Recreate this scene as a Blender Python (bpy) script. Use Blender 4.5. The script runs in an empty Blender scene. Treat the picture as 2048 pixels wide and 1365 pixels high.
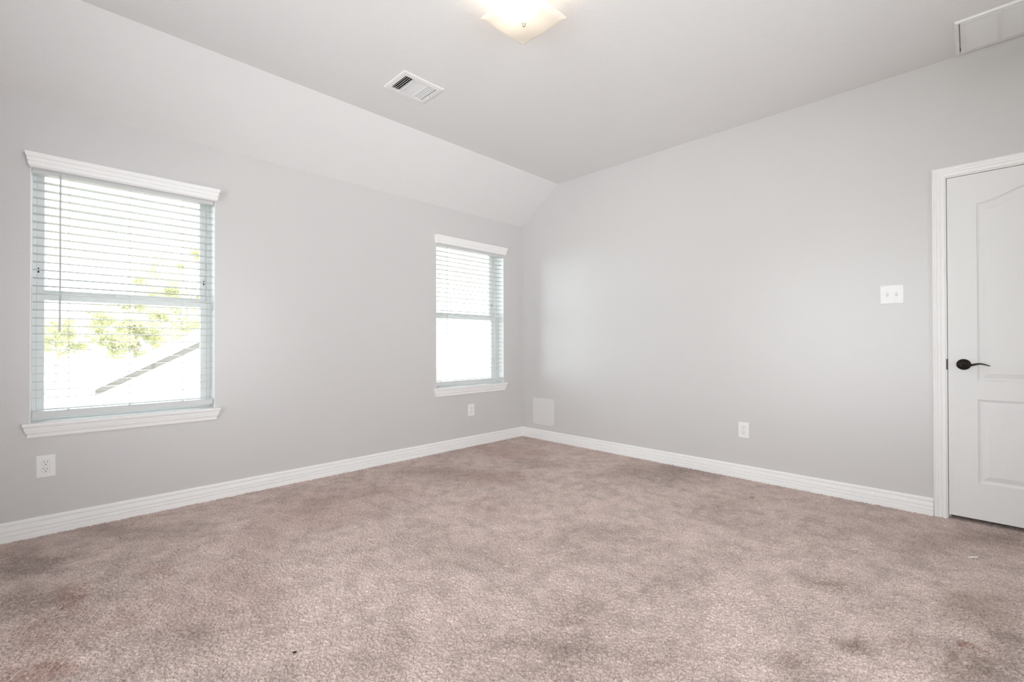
import bpy, bmesh, math, random
import numpy as np
from mathutils import Vector, Matrix

random.seed(4)
C = bpy.context.scene.collection
SC = bpy.context.scene

# ------------------------------------------------------------------ camera
CAM = Vector((3.7037, -3.8651, 1.0714))
YAW, PITCH, ROLL = math.radians(-45.0698), math.radians(0.34705), math.radians(-0.12498)
fw = Vector((math.sin(YAW)*math.cos(PITCH), math.cos(YAW)*math.cos(PITCH), math.sin(PITCH)))
rt = Vector((math.cos(YAW), -math.sin(YAW), 0))
up = rt.cross(fw)
r2 = rt*math.cos(ROLL) + up*math.sin(ROLL)
u2 = -rt*math.sin(ROLL) + up*math.cos(ROLL)
cam_data = bpy.data.cameras.new('camera')
cam_data.sensor_width = 36.0
cam_data.lens = 914.756*36.0/2048.0
cam_data.clip_start = 0.02
cam = bpy.data.objects.new('camera', cam_data)
cam.matrix_world = Matrix(((r2.x, u2.x, -fw.x, CAM.x), (r2.y, u2.y, -fw.y, CAM.y), (r2.z, u2.z, -fw.z, CAM.z), (0, 0, 0, 1)))
C.objects.link(cam)
SC.camera = cam

# ------------------------------------------------------------------ colour management
SC.view_settings.view_transform = 'Standard'
SC.view_settings.look = 'None'
SC.view_settings.exposure = 0.42
SC.view_settings.gamma = 1.0
SC.view_settings.use_curve_mapping = False
SC.cycles.max_bounces = 14
SC.cycles.diffuse_bounces = 10
SC.cycles.glossy_bounces = 4
SC.cycles.transparent_max_bounces = 12
SC.cycles.caustics_reflective = False
SC.cycles.caustics_refractive = False
SC.cycles.sample_clamp_indirect = 6.0

# ------------------------------------------------------------------ room numbers (metres)
RX, RY = 5.20, -4.95            # right-hand end of the room, near end of the room
HL, HC, SX = 2.438, 2.8105, 0.5416   # low wall, flat ceiling, where the slope ends
OP_Z0, OP_Z1 = 0.628, 2.136      # window openings in the left wall
W1 = (-3.968, -3.083)
W2 = (-1.222, -0.300)
DX0, DX1, DZ1 = 3.590, 4.383, 2.094  # rough door opening (lining goes inside)
BACK_FILL_WIN = (0.9, 4.3, 0.15, 2.40)    # unseen window added behind the camera as fill (x0, x1, z0, z1)
SIDE_FILL_WIN = (-4.3, -1.2, 0.15, 2.40)  # unseen window added in the far right wall as fill (y0, y1, z0, z1)

# ------------------------------------------------------------------ sky and sun
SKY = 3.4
w = bpy.data.worlds.new('sky'); SC.world = w; w.use_nodes = True
nt = w.node_tree; nt.nodes.clear()
out = nt.nodes.new('ShaderNodeOutputWorld'); bg = nt.nodes.new('ShaderNodeBackground')
tc = nt.nodes.new('ShaderNodeTexCoord'); sp = nt.nodes.new('ShaderNodeSeparateXYZ')
mr = nt.nodes.new('ShaderNodeMapRange'); mx = nt.nodes.new('ShaderNodeMix'); mx.data_type = 'RGBA'
mr.inputs['From Min'].default_value = -0.85; mr.inputs['From Max'].default_value = -0.35
mx.inputs[6].default_value = (1.36, 1.56, 1.61, 1); mx.inputs[7].default_value = (0.985, 0.985, 1.0, 1)
nt.links.new(tc.outputs['Generated'], sp.inputs[0]); nt.links.new(sp.outputs['X'], mr.inputs['Value'])
nt.links.new(mr.outputs['Result'], mx.inputs[0]); nt.links.new(mx.outputs[2], bg.inputs['Color'])
# below the horizon: added world glow, stronger than the sky, to lift the ceiling
LOW_GLOW = 4.4
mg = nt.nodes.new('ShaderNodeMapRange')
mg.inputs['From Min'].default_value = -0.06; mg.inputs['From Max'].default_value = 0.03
mg.inputs['To Min'].default_value = LOW_GLOW; mg.inputs['To Max'].default_value = SKY
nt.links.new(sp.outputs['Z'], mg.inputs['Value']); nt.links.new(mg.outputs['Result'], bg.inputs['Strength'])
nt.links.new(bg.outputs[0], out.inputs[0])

sun_d = bpy.data.lights.new('sun', 'SUN'); sun_d.energy = 8.0; sun_d.angle = math.radians(2); sun_d.color = (1, 0.96, 0.88)
sun = bpy.data.objects.new('sun', sun_d); C.objects.link(sun)
sun.rotation_euler = Vector((-0.25, -1.0, -1.15)).to_track_quat('-Z', 'Y').to_euler()

def portal(name, loc, sx, sz, direction):
    d = bpy.data.lights.new(name, 'AREA'); d.shape = 'RECTANGLE'; d.size = sx; d.size_y = sz
    d.cycles.is_portal = True
    o = bpy.data.objects.new(name, d); C.objects.link(o); o.location = loc
    dx = Vector(direction)
    z = -dx; y = Vector((0, 0, 1)); x = y.cross(z)
    o.matrix_world = Matrix(((x.x, y.x, z.x, loc[0]), (x.y, y.y, z.y, loc[1]), (x.z, y.z, z.z, loc[2]), (0, 0, 0, 1)))
oz, oh = (OP_Z0+OP_Z1)/2, OP_Z1-OP_Z0
portal('daylight_portal', (-0.225, sum(W1)/2, oz), W1[1]-W1[0], oh, (1, 0, 0))
portal('daylight_portal', (-0.225, sum(W2)/2, oz), W2[1]-W2[0], oh, (1, 0, 0))
b = BACK_FILL_WIN
portal('daylight_portal', ((b[0]+b[1])/2, RY-0.17, (b[2]+b[3])/2), b[1]-b[0], b[3]-b[2], (0, 1, 0))
b = SIDE_FILL_WIN
portal('daylight_portal', (RX+0.17, (b[0]+b[1])/2, (b[2]+b[3])/2), b[1]-b[0], b[3]-b[2], (-1, 0, 0))

# ------------------------------------------------------------------ materials
def mat(name, col, rough=0.5, spec=0.5, metal=0.0, bump=None, var=None, coat=0.0):
    m = bpy.data.materials.new(name); m.use_nodes = True
    n = m.node_tree; p = n.nodes['Principled BSDF']
    p.inputs['Base Color'].default_value = (*col, 1)
    p.inputs['Roughness'].default_value = rough
    p.inputs['Metallic'].default_value = metal
    p.inputs['Specular IOR Level'].default_value = spec
    p.inputs['Coat Weight'].default_value = coat
    tc = n.nodes.new('ShaderNodeTexCoord')
    if bump:
        h = None
        for sc_, amt in bump:
            t = n.nodes.new('ShaderNodeTexNoise'); t.inputs['Scale'].default_value = sc_; t.inputs['Detail'].default_value = 2.0
            n.links.new(tc.outputs['Object'], t.inputs['Vector'])
            bp_ = n.nodes.new('ShaderNodeBump'); bp_.inputs['Distance'].default_value = amt; bp_.inputs['Strength'].default_value = 1.0
            n.links.new(t.outputs['Fac'], bp_.inputs['Height'])
            if h: n.links.new(h, bp_.inputs['Normal'])
            h = bp_.outputs['Normal']
        n.links.new(h, p.inputs['Normal'])
    if var:
        t = n.nodes.new('ShaderNodeTexNoise'); t.inputs['Scale'].default_value = var[0]; t.inputs['Detail'].default_value = 3.0
        n.links.new(tc.outputs['Object'], t.inputs['Vector'])
        mixn = n.nodes.new('ShaderNodeMix'); mixn.data_type = 'RGBA'
        k = var[1]
        mixn.inputs[6].default_value = tuple(c*(1-k) for c in col)+(1,)
        mixn.inputs[7].default_value = tuple(min(1, c*(1+k)) for c in col)+(1,)
        n.links.new(t.outputs['Fac'], mixn.inputs[0]); n.links.new(mixn.outputs[2], p.inputs['Base Color'])
    return m

M = {}
M['wall'] = mat('wall_paint', (0.64, 0.624, 0.621), 0.30, 0.65, bump=[(140, 0.00042), (320, 0.00022)], var=(3, 0.012))
M['ceil'] = mat('ceiling_paint', (0.772, 0.765, 0.764), 0.8, 0.25, bump=[(80, 0.0014), (220, 0.0005)], var=(3, 0.012))
M['trim'] = mat('white_trim_paint', (0.90, 0.89, 0.885), 0.35, 0.45, var=(9, 0.012))
M['door'] = mat('white_door_paint', (0.80, 0.79, 0.785), 0.4, 0.4, bump=[(14, 0.0002)], var=(5, 0.015))
n = M['door'].node_tree   # moulded wood grain: stretch the bump noise along the height
for t in [x for x in n.nodes if x.type == 'TEX_NOISE']:
    mp = n.nodes.new('ShaderNodeMapping'); mp.inputs['Scale'].default_value = (22, 22, 1.4)
    tcn = [x for x in n.nodes if x.type == 'TEX_COORD'][0]
    n.links.new(tcn.outputs['Object'], mp.inputs['Vector']); n.links.new(mp.outputs['Vector'], t.inputs['Vector'])
M['vinyl'] = mat('white_window_vinyl', (0.82, 0.83, 0.83), 0.35, 0.5, var=(9, 0.01))
M['plastic'] = mat('white_plastic', (0.86, 0.855, 0.85), 0.3, 0.5, var=(30, 0.01))
M['panelw'] = mat('painted_cover', (0.74, 0.73, 0.725), 0.45, 0.4, var=(20, 0.012))
M['slot'] = mat('dark_slot', (0.012, 0.011, 0.010), 0.6, 0.2, var=(50, 0.1))
M['greyslot'] = mat('shadow_grey_plastic', (0.50, 0.49, 0.48), 0.5, 0.3, var=(50, 0.05))
M['bronze'] = mat('oil_rubbed_bronze', (0.018, 0.013, 0.011), 0.32, 0.5, metal=0.6, var=(60, 0.4))
M['metalw'] = mat('white_enamel_metal', (0.80, 0.795, 0.79), 0.35, 0.5, var=(20, 0.01))
M['nickel'] = mat('brushed_nickel', (0.62, 0.60, 0.58), 0.3, 0.5, metal=1.0, var=(80, 0.1))
M['wand'] = mat('clear_grey_plastic', (0.56, 0.55, 0.55), 0.25, 0.5, var=(40, 0.03))
M['cord'] = mat('blind_cord', (0.72, 0.71, 0.69), 0.8, 0.2, var=(200, 0.05))
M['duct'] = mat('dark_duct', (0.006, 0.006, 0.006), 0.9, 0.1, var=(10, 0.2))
M['leaf'] = mat('leaf', (0.50, 0.50, 0.34), 0.6, 0.3, var=(1.3, 0.3))
n = M['leaf'].node_tree
tr = n.nodes.new('ShaderNodeBsdfTranslucent'); tr.inputs[0].default_value = (0.64, 0.65, 0.44, 1)
ms = n.nodes.new('ShaderNodeMixShader'); ms.inputs[0].default_value = 0.5
n.links.new(n.nodes['Principled BSDF'].outputs[0], ms.inputs[1]); n.links.new(tr.outputs[0], ms.inputs[2]); n.links.new(ms.outputs[0], n.nodes['Material Output'].inputs[0])
M['bark'] = mat('bark', (0.50, 0.45, 0.38), 0.9, 0.2, bump=[(20, 0.01)], var=(6, 0.3))
M['siding'] = mat('pale_siding', (0.72, 0.70, 0.67), 0.8, 0.2, var=(4, 0.03))
M['shingle'] = mat('pale_shingle', (0.60, 0.585, 0.56), 0.9, 0.2, bump=[(40, 0.004)], var=(8, 0.1))
M['fascia'] = mat('grey_fascia_paint', (0.115, 0.112, 0.10), 0.7, 0.3, var=(6, 0.06))
M['lawn'] = mat('dry_lawn', (0.38, 0.37, 0.29), 0.95, 0.1, bump=[(30, 0.01)], var=(0.8, 0.2))
M['scrap'] = mat('white_paper_scrap', (0.85, 0.85, 0.84), 0.7, 0.2, var=(60, 0.03))
M['crumb'] = mat('dark_crumb', (0.03, 0.022, 0.02), 0.8, 0.2, var=(200, 0.3))
M['redlint'] = mat('red_lint', (0.30, 0.06, 0.04), 0.9, 0.1, var=(200, 0.2))

# slats: white, letting a little daylight through
m = mat('white_slat', (0.72, 0.725, 0.725), 0.4, 0.4, var=(12, 0.01)); M['slat'] = m
n = m.node_tree; p = n.nodes['Principled BSDF']
tr = n.nodes.new('ShaderNodeBsdfTranslucent'); tr.inputs[0].default_value = (0.85, 0.9, 0.9, 1)
ms = n.nodes.new('ShaderNodeMixShader'); ms.inputs[0].default_value = 0.09
n.links.new(p.outputs[0], ms.inputs[1]); n.links.new(tr.outputs[0], ms.inputs[2]); n.links.new(ms.outputs[0], n.nodes['Material Output'].inputs[0])
# window pane: clear glass with a faint reflection
m = bpy.data.materials.new('window_glass'); m.use_nodes = True; M['glass'] = m
n = m.node_tree; n.nodes.remove(n.nodes['Principled BSDF'])
tp = n.nodes.new('ShaderNodeBsdfTransparent'); tp.inputs[0].default_value = (0.96, 0.98, 0.98, 1)
gl = n.nodes.new('ShaderNodeBsdfGlossy'); gl.inputs['Roughness'].default_value = 0.02
lw = n.nodes.new('ShaderNodeFresnel'); lw.inputs['IOR'].default_value = 1.3
ms = n.nodes.new('ShaderNodeMixShader')
n.links.new(lw.outputs[0], ms.inputs[0]); n.links.new(tp.outputs[0], ms.inputs[1]); n.links.new(gl.outputs[0], ms.inputs[2]); n.links.new(ms.outputs[0], n.nodes['Material Output'].inputs[0])
# frosted lamp glass
m = mat('frosted_glass', (0.86, 0.84, 0.80), 0.25, 0.5, var=(15, 0.01)); M['frost'] = m
n = m.node_tree; p = n.nodes['Principled BSDF']
tr = n.nodes.new('ShaderNodeBsdfTranslucent'); tr.inputs[0].default_value = (0.95, 0.91, 0.84, 1)
ms = n.nodes.new('ShaderNodeMixShader'); ms.inputs[0].default_value = 0.33
n.links.new(p.outputs[0], ms.inputs[1]); n.links.new(tr.outputs[0], ms.inputs[2]); n.links.new(ms.outputs[0], n.nodes['Material Output'].inputs[0])
# lit bulb
m = bpy.data.materials.new('lit_bulb'); m.use_nodes = True; M['bulb'] = m
p = m.node_tree.nodes['Principled BSDF']; p.inputs['Base Color'].default_value = (0.9, 0.85, 0.75, 1)
p.inputs['Emission Color'].default_value = (1.0, 0.84, 0.66, 1); p.inputs['Emission Strength'].default_value = 75.0

# ------------------------------------------------------------------ helpers
def tag(o, label=None, cat=None, group=None, kind=None):
    if label: o['label'] = label
    if cat: o['category'] = cat
    if group: o['group'] = group
    if kind: o['kind'] = kind
    return o

def obj(name, bm, m, parent=None, smooth=False, bevel=None):
    me = bpy.data.meshes.new(name)
    bmesh.ops.recalc_face_normals(bm, faces=bm.faces)
    bm.to_mesh(me); bm.free()
    if smooth:
        for p in me.polygons: p.use_smooth = True
    o = bpy.data.objects.new(name, me); C.objects.link(o)
    me.materials.append(m)
    if parent:
        o.parent = parent
    if bevel:
        md = o.modifiers.new('bevel', 'BEVEL'); md.width = bevel; md.segments = 2; md.limit_method = 'ANGLE'
    return o

def struct(name, bm, m, **k):
    return tag(obj(name, bm, m, **k), kind='structure')

def empty(name, loc=(0, 0, 0), rz=0.0):
    o = bpy.data.objects.new(name, None); C.objects.link(o); o.location = loc; o.rotation_euler = (0, 0, rz)
    o.empty_display_size = 0.05
    return o

def box(bm, a, b_):
    x0, y0, z0 = (min(a[i], b_[i]) for i in range(3)); x1, y1, z1 = (max(a[i], b_[i]) for i in range(3))
    v = [bm.verts.new(p) for p in ((x0, y0, z0), (x1, y0, z0), (x1, y1, z0), (x0, y1, z0), (x0, y0, z1), (x1, y0, z1), (x1, y1, z1), (x0, y1, z1))]
    for f in ((0, 3, 2, 1), (4, 5, 6, 7), (0, 1, 5, 4), (1, 2, 6, 5), (2, 3, 7, 6), (3, 0, 4, 7)):
        bm.faces.new([v[i] for i in f])

def prism(bm, pts, d0, d1, fn):
    """closed outline pts (2-D) pushed from depth d0 to d1; fn(u, v, d) -> xyz"""
    a = [bm.verts.new(fn(u, v, d0)) for u, v in pts]; c = [bm.verts.new(fn(u, v, d1)) for u, v in pts]
    n_ = len(pts)
    bm.faces.new(a); bm.faces.new(c[::-1])
    for i in range(n_):
        bm.faces.new((a[i], c[i], c[(i+1) % n_], a[(i+1) % n_]))

def lathe(bm, prof, fn, seg=32):
    """prof [(r, h)]; fn(a, b, h) -> xyz"""
    rings = []
    for r, h in prof:
        if r < 1e-6: rings.append([bm.verts.new(fn(0, 0, h))])
        else: rings.append([bm.verts.new(fn(r*math.cos(2*math.pi*i/seg), r*math.sin(2*math.pi*i/seg), h)) for i in range(seg)])
    for A, B in zip(rings, rings[1:]):
        for i in range(seg):
            j = (i+1) % seg
            if len(A) == 1 and len(B) == 1: continue
            if len(A) == 1: bm.faces.new((A[0], B[i], B[j]))
            elif len(B) == 1: bm.faces.new((A[i], B[0], A[j]))
            else: bm.faces.new((A[i], B[i], B[j], A[j]))

def tube(bm, pts, rad, seg=10, flat=1.0):
    rings = []
    pts = [Vector(p) for p in pts]
    for i, p in enumerate(pts):
        t = (pts[min(i+1, len(pts)-1)]-pts[max(i-1, 0)]).normalized()
        ref = Vector((0, 0, 1)) if abs(t.z) < 0.9 else Vector((0, 1, 0))
        s = t.cross(ref).normalized(); q = s.cross(t)
        r = rad[i] if isinstance(rad, (list, tuple)) else rad
        rings.append([bm.verts.new(p + s*r*math.cos(2*math.pi*k/seg) + q*r*flat*math.sin(2*math.pi*k/seg)) for k in range(seg)])
    for A, B in zip(rings, rings[1:]):
        for k in range(seg): bm.faces.new((A[k], A[(k+1) % seg], B[(k+1) % seg], B[k]))
    bm.faces.new(rings[0][::-1]); bm.faces.new(rings[-1])

def slab_wall(bm, u0, u1, v0, v1, holes, d0, d1, fn):
    """wall slab between depths d0 (room face) and d1 with rectangular holes (u0,u1,v0,v1)"""
    us = sorted({u0, u1, *[h[0] for h in holes], *[h[1] for h in holes]})
    vs = sorted({v0, v1, *[h[2] for h in holes], *[h[3] for h in holes]})
    def solid(i, j):
        if i < 0 or j < 0 or i >= len(us)-1 or j >= len(vs)-1: return False
        cu, cv = (us[i]+us[i+1])/2, (vs[j]+vs[j+1])/2
        return not any(h[0] < cu < h[1] and h[2] < cv < h[3] for h in holes)
    cache = {}
    def V(u, v, d):
        k = (u, v, d)
        if k not in cache: cache[k] = bm.verts.new(fn(u, v, d))
        return cache[k]
    for i in range(len(us)-1):
        for j in range(len(vs)-1):
            if not solid(i, j): continue
            a, b_, c, e = us[i], us[i+1], vs[j], vs[j+1]
            bm.faces.new((V(a, c, d0), V(b_, c, d0), V(b_, e, d0), V(a, e, d0)))
            bm.faces.new((V(a, c, d1), V(a, e, d1), V(b_, e, d1), V(b_, c, d1)))
            for (di, dj, p, q) in ((-1, 0, (a, c), (a, e)), (1, 0, (b_, c), (b_, e)), (0, -1, (a, c), (b_, c)), (0, 1, (a, e), (b_, e))):
                if not solid(i+di, j+dj):
                    bm.faces.new((V(*p, d0), V(*q, d0), V(*q, d1), V(*p, d1)))

# ------------------------------------------------------------------ walls and ceiling
WT = 0.21
bm = bmesh.new()
slab_wall(bm, RY-WT, WT, -0.1, HL+0.02, [(W1[0], W1[1], OP_Z0, OP_Z1), (W2[0], W2[1], OP_Z0, OP_Z1)], 0.0, -WT, lambda u, v, d: (d, u, v))
struct('wall_left', bm, M['wall'])
bm = bmesh.new()
slab_wall(bm, 0.0, RX+WT, -0.1, HC+0.02, [(DX0, DX1, -0.1, DZ1)], 0.0, 0.13, lambda u, v, d: (u, d, v))
box(bm, (DX0-0.1, 0.13, -0.1), (DX1+0.1, 0.16, DZ1+0.1))  # unseen backing added behind the door to block outside light
struct('wall_right', bm, M['wall'])
b = BACK_FILL_WIN
bm = bmesh.new()
slab_wall(bm, 0.0, RX+WT, -0.1, HC+0.02, [(b[0], b[1], b[2], b[3])], RY, RY-WT, lambda u, v, d: (u, d, v))
struct('wall_back', bm, M['wall'])
b = SIDE_FILL_WIN
bm = bmesh.new()
slab_wall(bm, RY, 0.0, -0.1, HC+0.02, [(b[0], b[1], b[2], b[3])], RX, RX+WT, lambda u, v, d: (d, u, v))
struct('wall_far_right', bm, M['wall'])

VX0, VX1, VY0, VY1 = 0.9565, 1.1405, -2.270, -2.030     # duct opening in the ceiling
bm = bmesh.new()
slab_wall(bm, SX, RX+WT, RY-WT, 0.13, [(VX0, VX1, VY0, VY1)], HC, HC+0.16, lambda u, v, d: (u, v, d))
prism(bm, [(0, HL), (SX, HC), (SX, HC+0.16), (-WT, HL+0.10), (-WT, HL)], RY-WT, 0.13, lambda u, v, d: (u, d, v))
struct('ceiling', bm, M['ceil'])

# ------------------------------------------------------------------ carpet floor
STAINS = [(0.46,-3.95,0.12,0.12,0.14,0.0,0.5,0),(0.94,-3.98,0.09,0.09,0.13,0.01,0.45,0),(0.93,-3.86,0.09,0.09,0.08,0.0,0.35,0),(1.01,-3.8,0.04,0.04,0.11,0,0.5,1),(1.26,-3.89,0.08,0.08,0.16,0.0,0.3,1),(1.52,-3.92,0.06,0.06,0.06,0.0,0.5,1),(1.54,-3.85,0.05,0.05,0.03,0,0.35,1),(1.33,-3.67,0.04,0.04,0.06,-0.01,0.25,1),(0.17,-3.65,0.12,0.12,0.11,-0.01,0.35,0),(0.44,-3.38,0.14,0.14,0.13,-0.02,0.2,0),(0.99,-3.49,0.04,0.04,0.05,-0.01,0.3,1),(1.7,-3.52,0.08,0.08,0.08,-0.01,0.25,0),(0.48,-2.62,0.15,0.15,0.12,-0.05,0.25,1),(0.57,-1.59,0.21,0.21,0.12,-0.09,0.35,0),(0.97,-1.39,0.17,0.17,0.1,-0.09,0.3,1),(0.97,-0.86,0.19,0.19,0.09,-0.1,0.25,0),(0.68,-2.2,0.15,0.15,0.14,-0.07,0.25,1),(1.58,-2.49,0.17,0.17,0.11,-0.07,0.2,0),(2.01,-2.34,0.16,0.16,0.08,-0.07,0.2,0),(2.07,-1.95,0.1,0.1,0.04,-0.05,0.2,0),(2.03,-2.73,0.09,0.09,0.05,-0.03,0.15,0),(2.15,-1.69,0.12,0.12,0.05,-0.07,0.2,0),(1.81,-0.36,0.18,0.17,0.07,-0.13,0.2,0),(2.17,-0.01,0.15,0.15,0.05,-0.12,0.3,0),(1.93,-0.14,0.12,0.12,0.05,-0.1,0.2,0),(2.58,-2.35,0.04,0.04,0.04,-0.06,0.3,0),(2.72,-2.54,0.06,0.06,0.03,-0.04,0.2,0),(2.6,-2.65,0.08,0.08,0.03,-0.04,0.25,0),(3.26,-1.44,0.03,0.03,0.01,-0.03,0.55,2),(3.39,-1.83,0.02,0.02,0.01,-0.05,0.55,2),(3.43,-1.83,0.04,0.04,0.01,-0.04,0.3,0),(3.5,-1.71,0.04,0.04,0.0,-0.04,0.3,2),(3.25,-2.12,0.03,0.03,0.01,-0.04,0.45,2),(3.28,-2.21,0.03,0.03,0.01,-0.02,0.35,2),(3.64,-1.7,0.03,0.03,0.0,-0.07,0.6,2),(3.72,-1.72,0.05,0.05,0,-0.08,0.55,2),(3.78,-1.48,0.05,0.05,0,-0.13,0.45,0),(3.77,-1.19,0.08,0.08,0,-0.16,0.35,2),(3.67,-1.24,0.06,0.06,0.0,-0.1,0.3,2),(3.8,-1.7,0.04,0.04,0,-0.06,0.5,0),(3.51,-0.69,0.09,0.09,0.01,-0.09,0.25,2),(3.71,-0.32,0.12,0.11,0,-0.12,0.3,2),(3.85,-0.14,0.08,0.08,0,-0.09,0.4,2),(3.21,-0.64,0.08,0.08,0.01,-0.07,0.25,2),(3.01,-1.23,0.05,0.05,0.01,-0.05,0.25,0),(2.62,-0.65,0.12,0.12,0.03,-0.08,0.15,2),(2.96,-1.95,0.05,0.05,0.01,-0.03,0.2,0),(2.76,-2.29,0.05,0.05,0.02,-0.04,0.15,0),(2.6,-2.48,0.03,0.03,0.01,-0.01,0.2,1),(1.84,-3.7,0.009,0.009,0.012,-0.004,0.9,1),(1.87,-3.66,0.007,0.007,0.010,-0.004,0.9,1),(2.65,-0.48,0.013,0.013,0.006,-0.02,0.8,2),(2.77,-2.72,0.008,0.008,0.010,-0.006,0.9,1),(3.68,-1.55,0.012,0.012,0.004,-0.016,0.8,1)]
rng = np.random.default_rng(11)
def vnoise(x, y, cell):
    gx, gy = x/cell, y/cell
    ix, iy = np.floor(gx).astype(int), np.floor(gy).astype(int)
    fx, fy = gx-ix, gy-iy
    ix -= ix.min(); iy -= iy.min()
    g = rng.random((ix.max()+2, iy.max()+2))
    fx = fx*fx*(3-2*fx); fy = fy*fy*(3-2*fy)
    return (g[ix, iy]*(1-fx)+g[ix+1, iy]*fx)*(1-fy)+(g[ix, iy+1]*(1-fx)+g[ix+1, iy+1]*fx)*fy
def fbm(x, y, cell, o=4):
    a, t, s = 1.0, 0, 0
    for k in range(o):
        t = t + a*vnoise(x+7.3*k, y-3.1*k, cell/2**k); s += a; a *= 0.55
    return t/s
STEP = 0.0027       # fine pile where the room is seen, coarser towards its near end
xs = np.concatenate([np.arange(-0.01, 4.35, STEP), np.arange(4.35, RX+0.02, 0.012)])
ys = np.concatenate([np.arange(RY-0.01, -4.35, 0.012), np.arange(-4.35, 0.131, STEP)])
GX, GY = np.meshgrid(xs, ys, indexing='ij')
sh = GX.shape
X, Y = GX.ravel(), GY.ravel()
tuft = vnoise(X, Y, 0.0068); tuft2 = vnoise(X+0.37*Y, Y-0.2*X, 0.019); jit = rng.random(X.size)
lay = fbm(X, Y, 0.35, 4)
Z = -0.0085 + 0.0075*tuft + 0.002*tuft2 + 0.0036*jit + 0.001*(lay-0.5)
X2 = X + (rng.random(X.size)-0.5)*STEP*0.7; Y2 = Y + (rng.random(X.size)-0.5)*STEP*0.7
co = np.stack([X2, Y2, Z], 1).astype(np.float32)
idx = np.arange(X.size).reshape(sh)
quads = np.stack([idx[:-1, :-1], idx[1:, :-1], idx[1:, 1:], idx[:-1, 1:]], -1).reshape(-1, 4)
me = bpy.data.meshes.new('floor')
me.vertices.add(len(co)); me.vertices.foreach_set('co', co.ravel())
me.loops.add(quads.size); me.loops.foreach_set('vertex_index', quads.ravel().astype(np.int32))
me.polygons.add(len(quads)); me.polygons.foreach_set('loop_start', np.arange(0, quads.size, 4, dtype=np.int32))
me.update(calc_edges=True)
# soil and wear of the pile, as colour of the fibres
n1, n2, n3 = fbm(X, Y, 0.9, 5), fbm(X+5, Y, 0.30, 4), fbm(X, Y+9, 0.06, 3)
grain = vnoise(X*0.8+Y*0.6, Y*0.8-X*0.6, 0.010)
wob = (0.55+0.9*fbm(X, Y, 0.07, 3))*(0.35+1.3*grain)
base = np.array([0.735, 0.588, 0.538]); brown = np.array([0.25, 0.185, 0.155]); red = np.array([0.36, 0.20, 0.155]); tan = np.array([0.33, 0.235, 0.180])
soil = (np.clip((0.50-n1)*0.9, 0, 0.22)+np.clip((0.50-n2)*0.9, 0, 0.22)+np.clip((0.50-n3)*0.7, 0, 0.15))*(0.3+1.4*grain)*0.75
redf = np.clip((fbm(X-3, Y, 0.7, 4)-0.52)*1.3, 0, 0.25)*np.clip((2.6-X)/1.6, 0.15, 1)
n4 = fbm(X-4, Y+2, 0.16, 4)
col = base[None]*(1.0+0.30*(n3-0.5)+0.20*(n4-0.5))[:, None]
col = col*(1-soil[:, None])+brown[None]*soil[:, None]
col = col*(1-redf[:, None])+(red*1.25)[None]*redf[:, None]
WX = 0.16*(fbm(X, Y, 0.12, 4)-0.5); WY = 0.16*(fbm(X+3, Y-2, 0.12, 4)-0.5)   # ragged stain edges
for (sx, sy, ax, ay, bx, by, s, k) in STAINS:
    # ellipse axes a (ax, ay) and b (bx, by)
    det = ax*by-ay*bx
    if abs(det) < 1e-6: continue
    dx, dy = X-sx+WX, Y-sy+WY
    p_ = (dx*by-dy*bx)/det; q_ = (-dx*ay+dy*ax)/det
    f = min(0.8, s*1.25)*np.clip(np.exp(-(p_*p_+q_*q_)*0.7)*wob*1.15, 0, 0.9)
    c_ = (brown, red, tan)[k]
    col = col*(1-f[:, None])+c_[None]*f[:, None]
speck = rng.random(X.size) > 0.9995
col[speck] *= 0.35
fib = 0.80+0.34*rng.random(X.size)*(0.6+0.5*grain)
col = np.clip(col*fib[:, None], 0, 1)
at = me.color_attributes.new('pile', 'FLOAT_COLOR', 'POINT')
at.data.foreach_set('color', np.concatenate([col, np.ones((len(col), 1))], 1).astype(np.float32).ravel())
me.polygons.foreach_set('use_smooth', np.ones(len(quads), dtype=bool))
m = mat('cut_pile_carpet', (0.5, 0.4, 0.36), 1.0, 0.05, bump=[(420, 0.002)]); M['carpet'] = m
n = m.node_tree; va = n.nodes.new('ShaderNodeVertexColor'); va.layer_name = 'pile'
# fine yarn noise whose dark end paints the shade of crevices between tufts
tcn = [x for x in n.nodes if x.type == 'TEX_COORD'][0]
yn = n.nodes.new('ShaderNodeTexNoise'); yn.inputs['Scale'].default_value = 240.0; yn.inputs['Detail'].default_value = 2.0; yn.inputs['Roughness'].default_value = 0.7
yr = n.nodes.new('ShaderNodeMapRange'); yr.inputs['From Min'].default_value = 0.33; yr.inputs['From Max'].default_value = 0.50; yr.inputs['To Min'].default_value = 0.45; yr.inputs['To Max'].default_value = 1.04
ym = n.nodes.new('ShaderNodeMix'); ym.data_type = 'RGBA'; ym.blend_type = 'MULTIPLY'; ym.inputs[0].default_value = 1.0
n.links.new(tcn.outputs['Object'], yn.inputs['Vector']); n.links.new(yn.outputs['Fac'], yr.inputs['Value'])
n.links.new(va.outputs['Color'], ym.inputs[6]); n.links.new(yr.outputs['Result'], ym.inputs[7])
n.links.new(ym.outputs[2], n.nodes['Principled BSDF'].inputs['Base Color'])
n.nodes['Principled BSDF'].inputs['Sheen Weight'].default_value = 0.15
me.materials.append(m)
floor = bpy.data.objects.new('floor', me); C.objects.link(floor); tag(floor, kind='structure')

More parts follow.
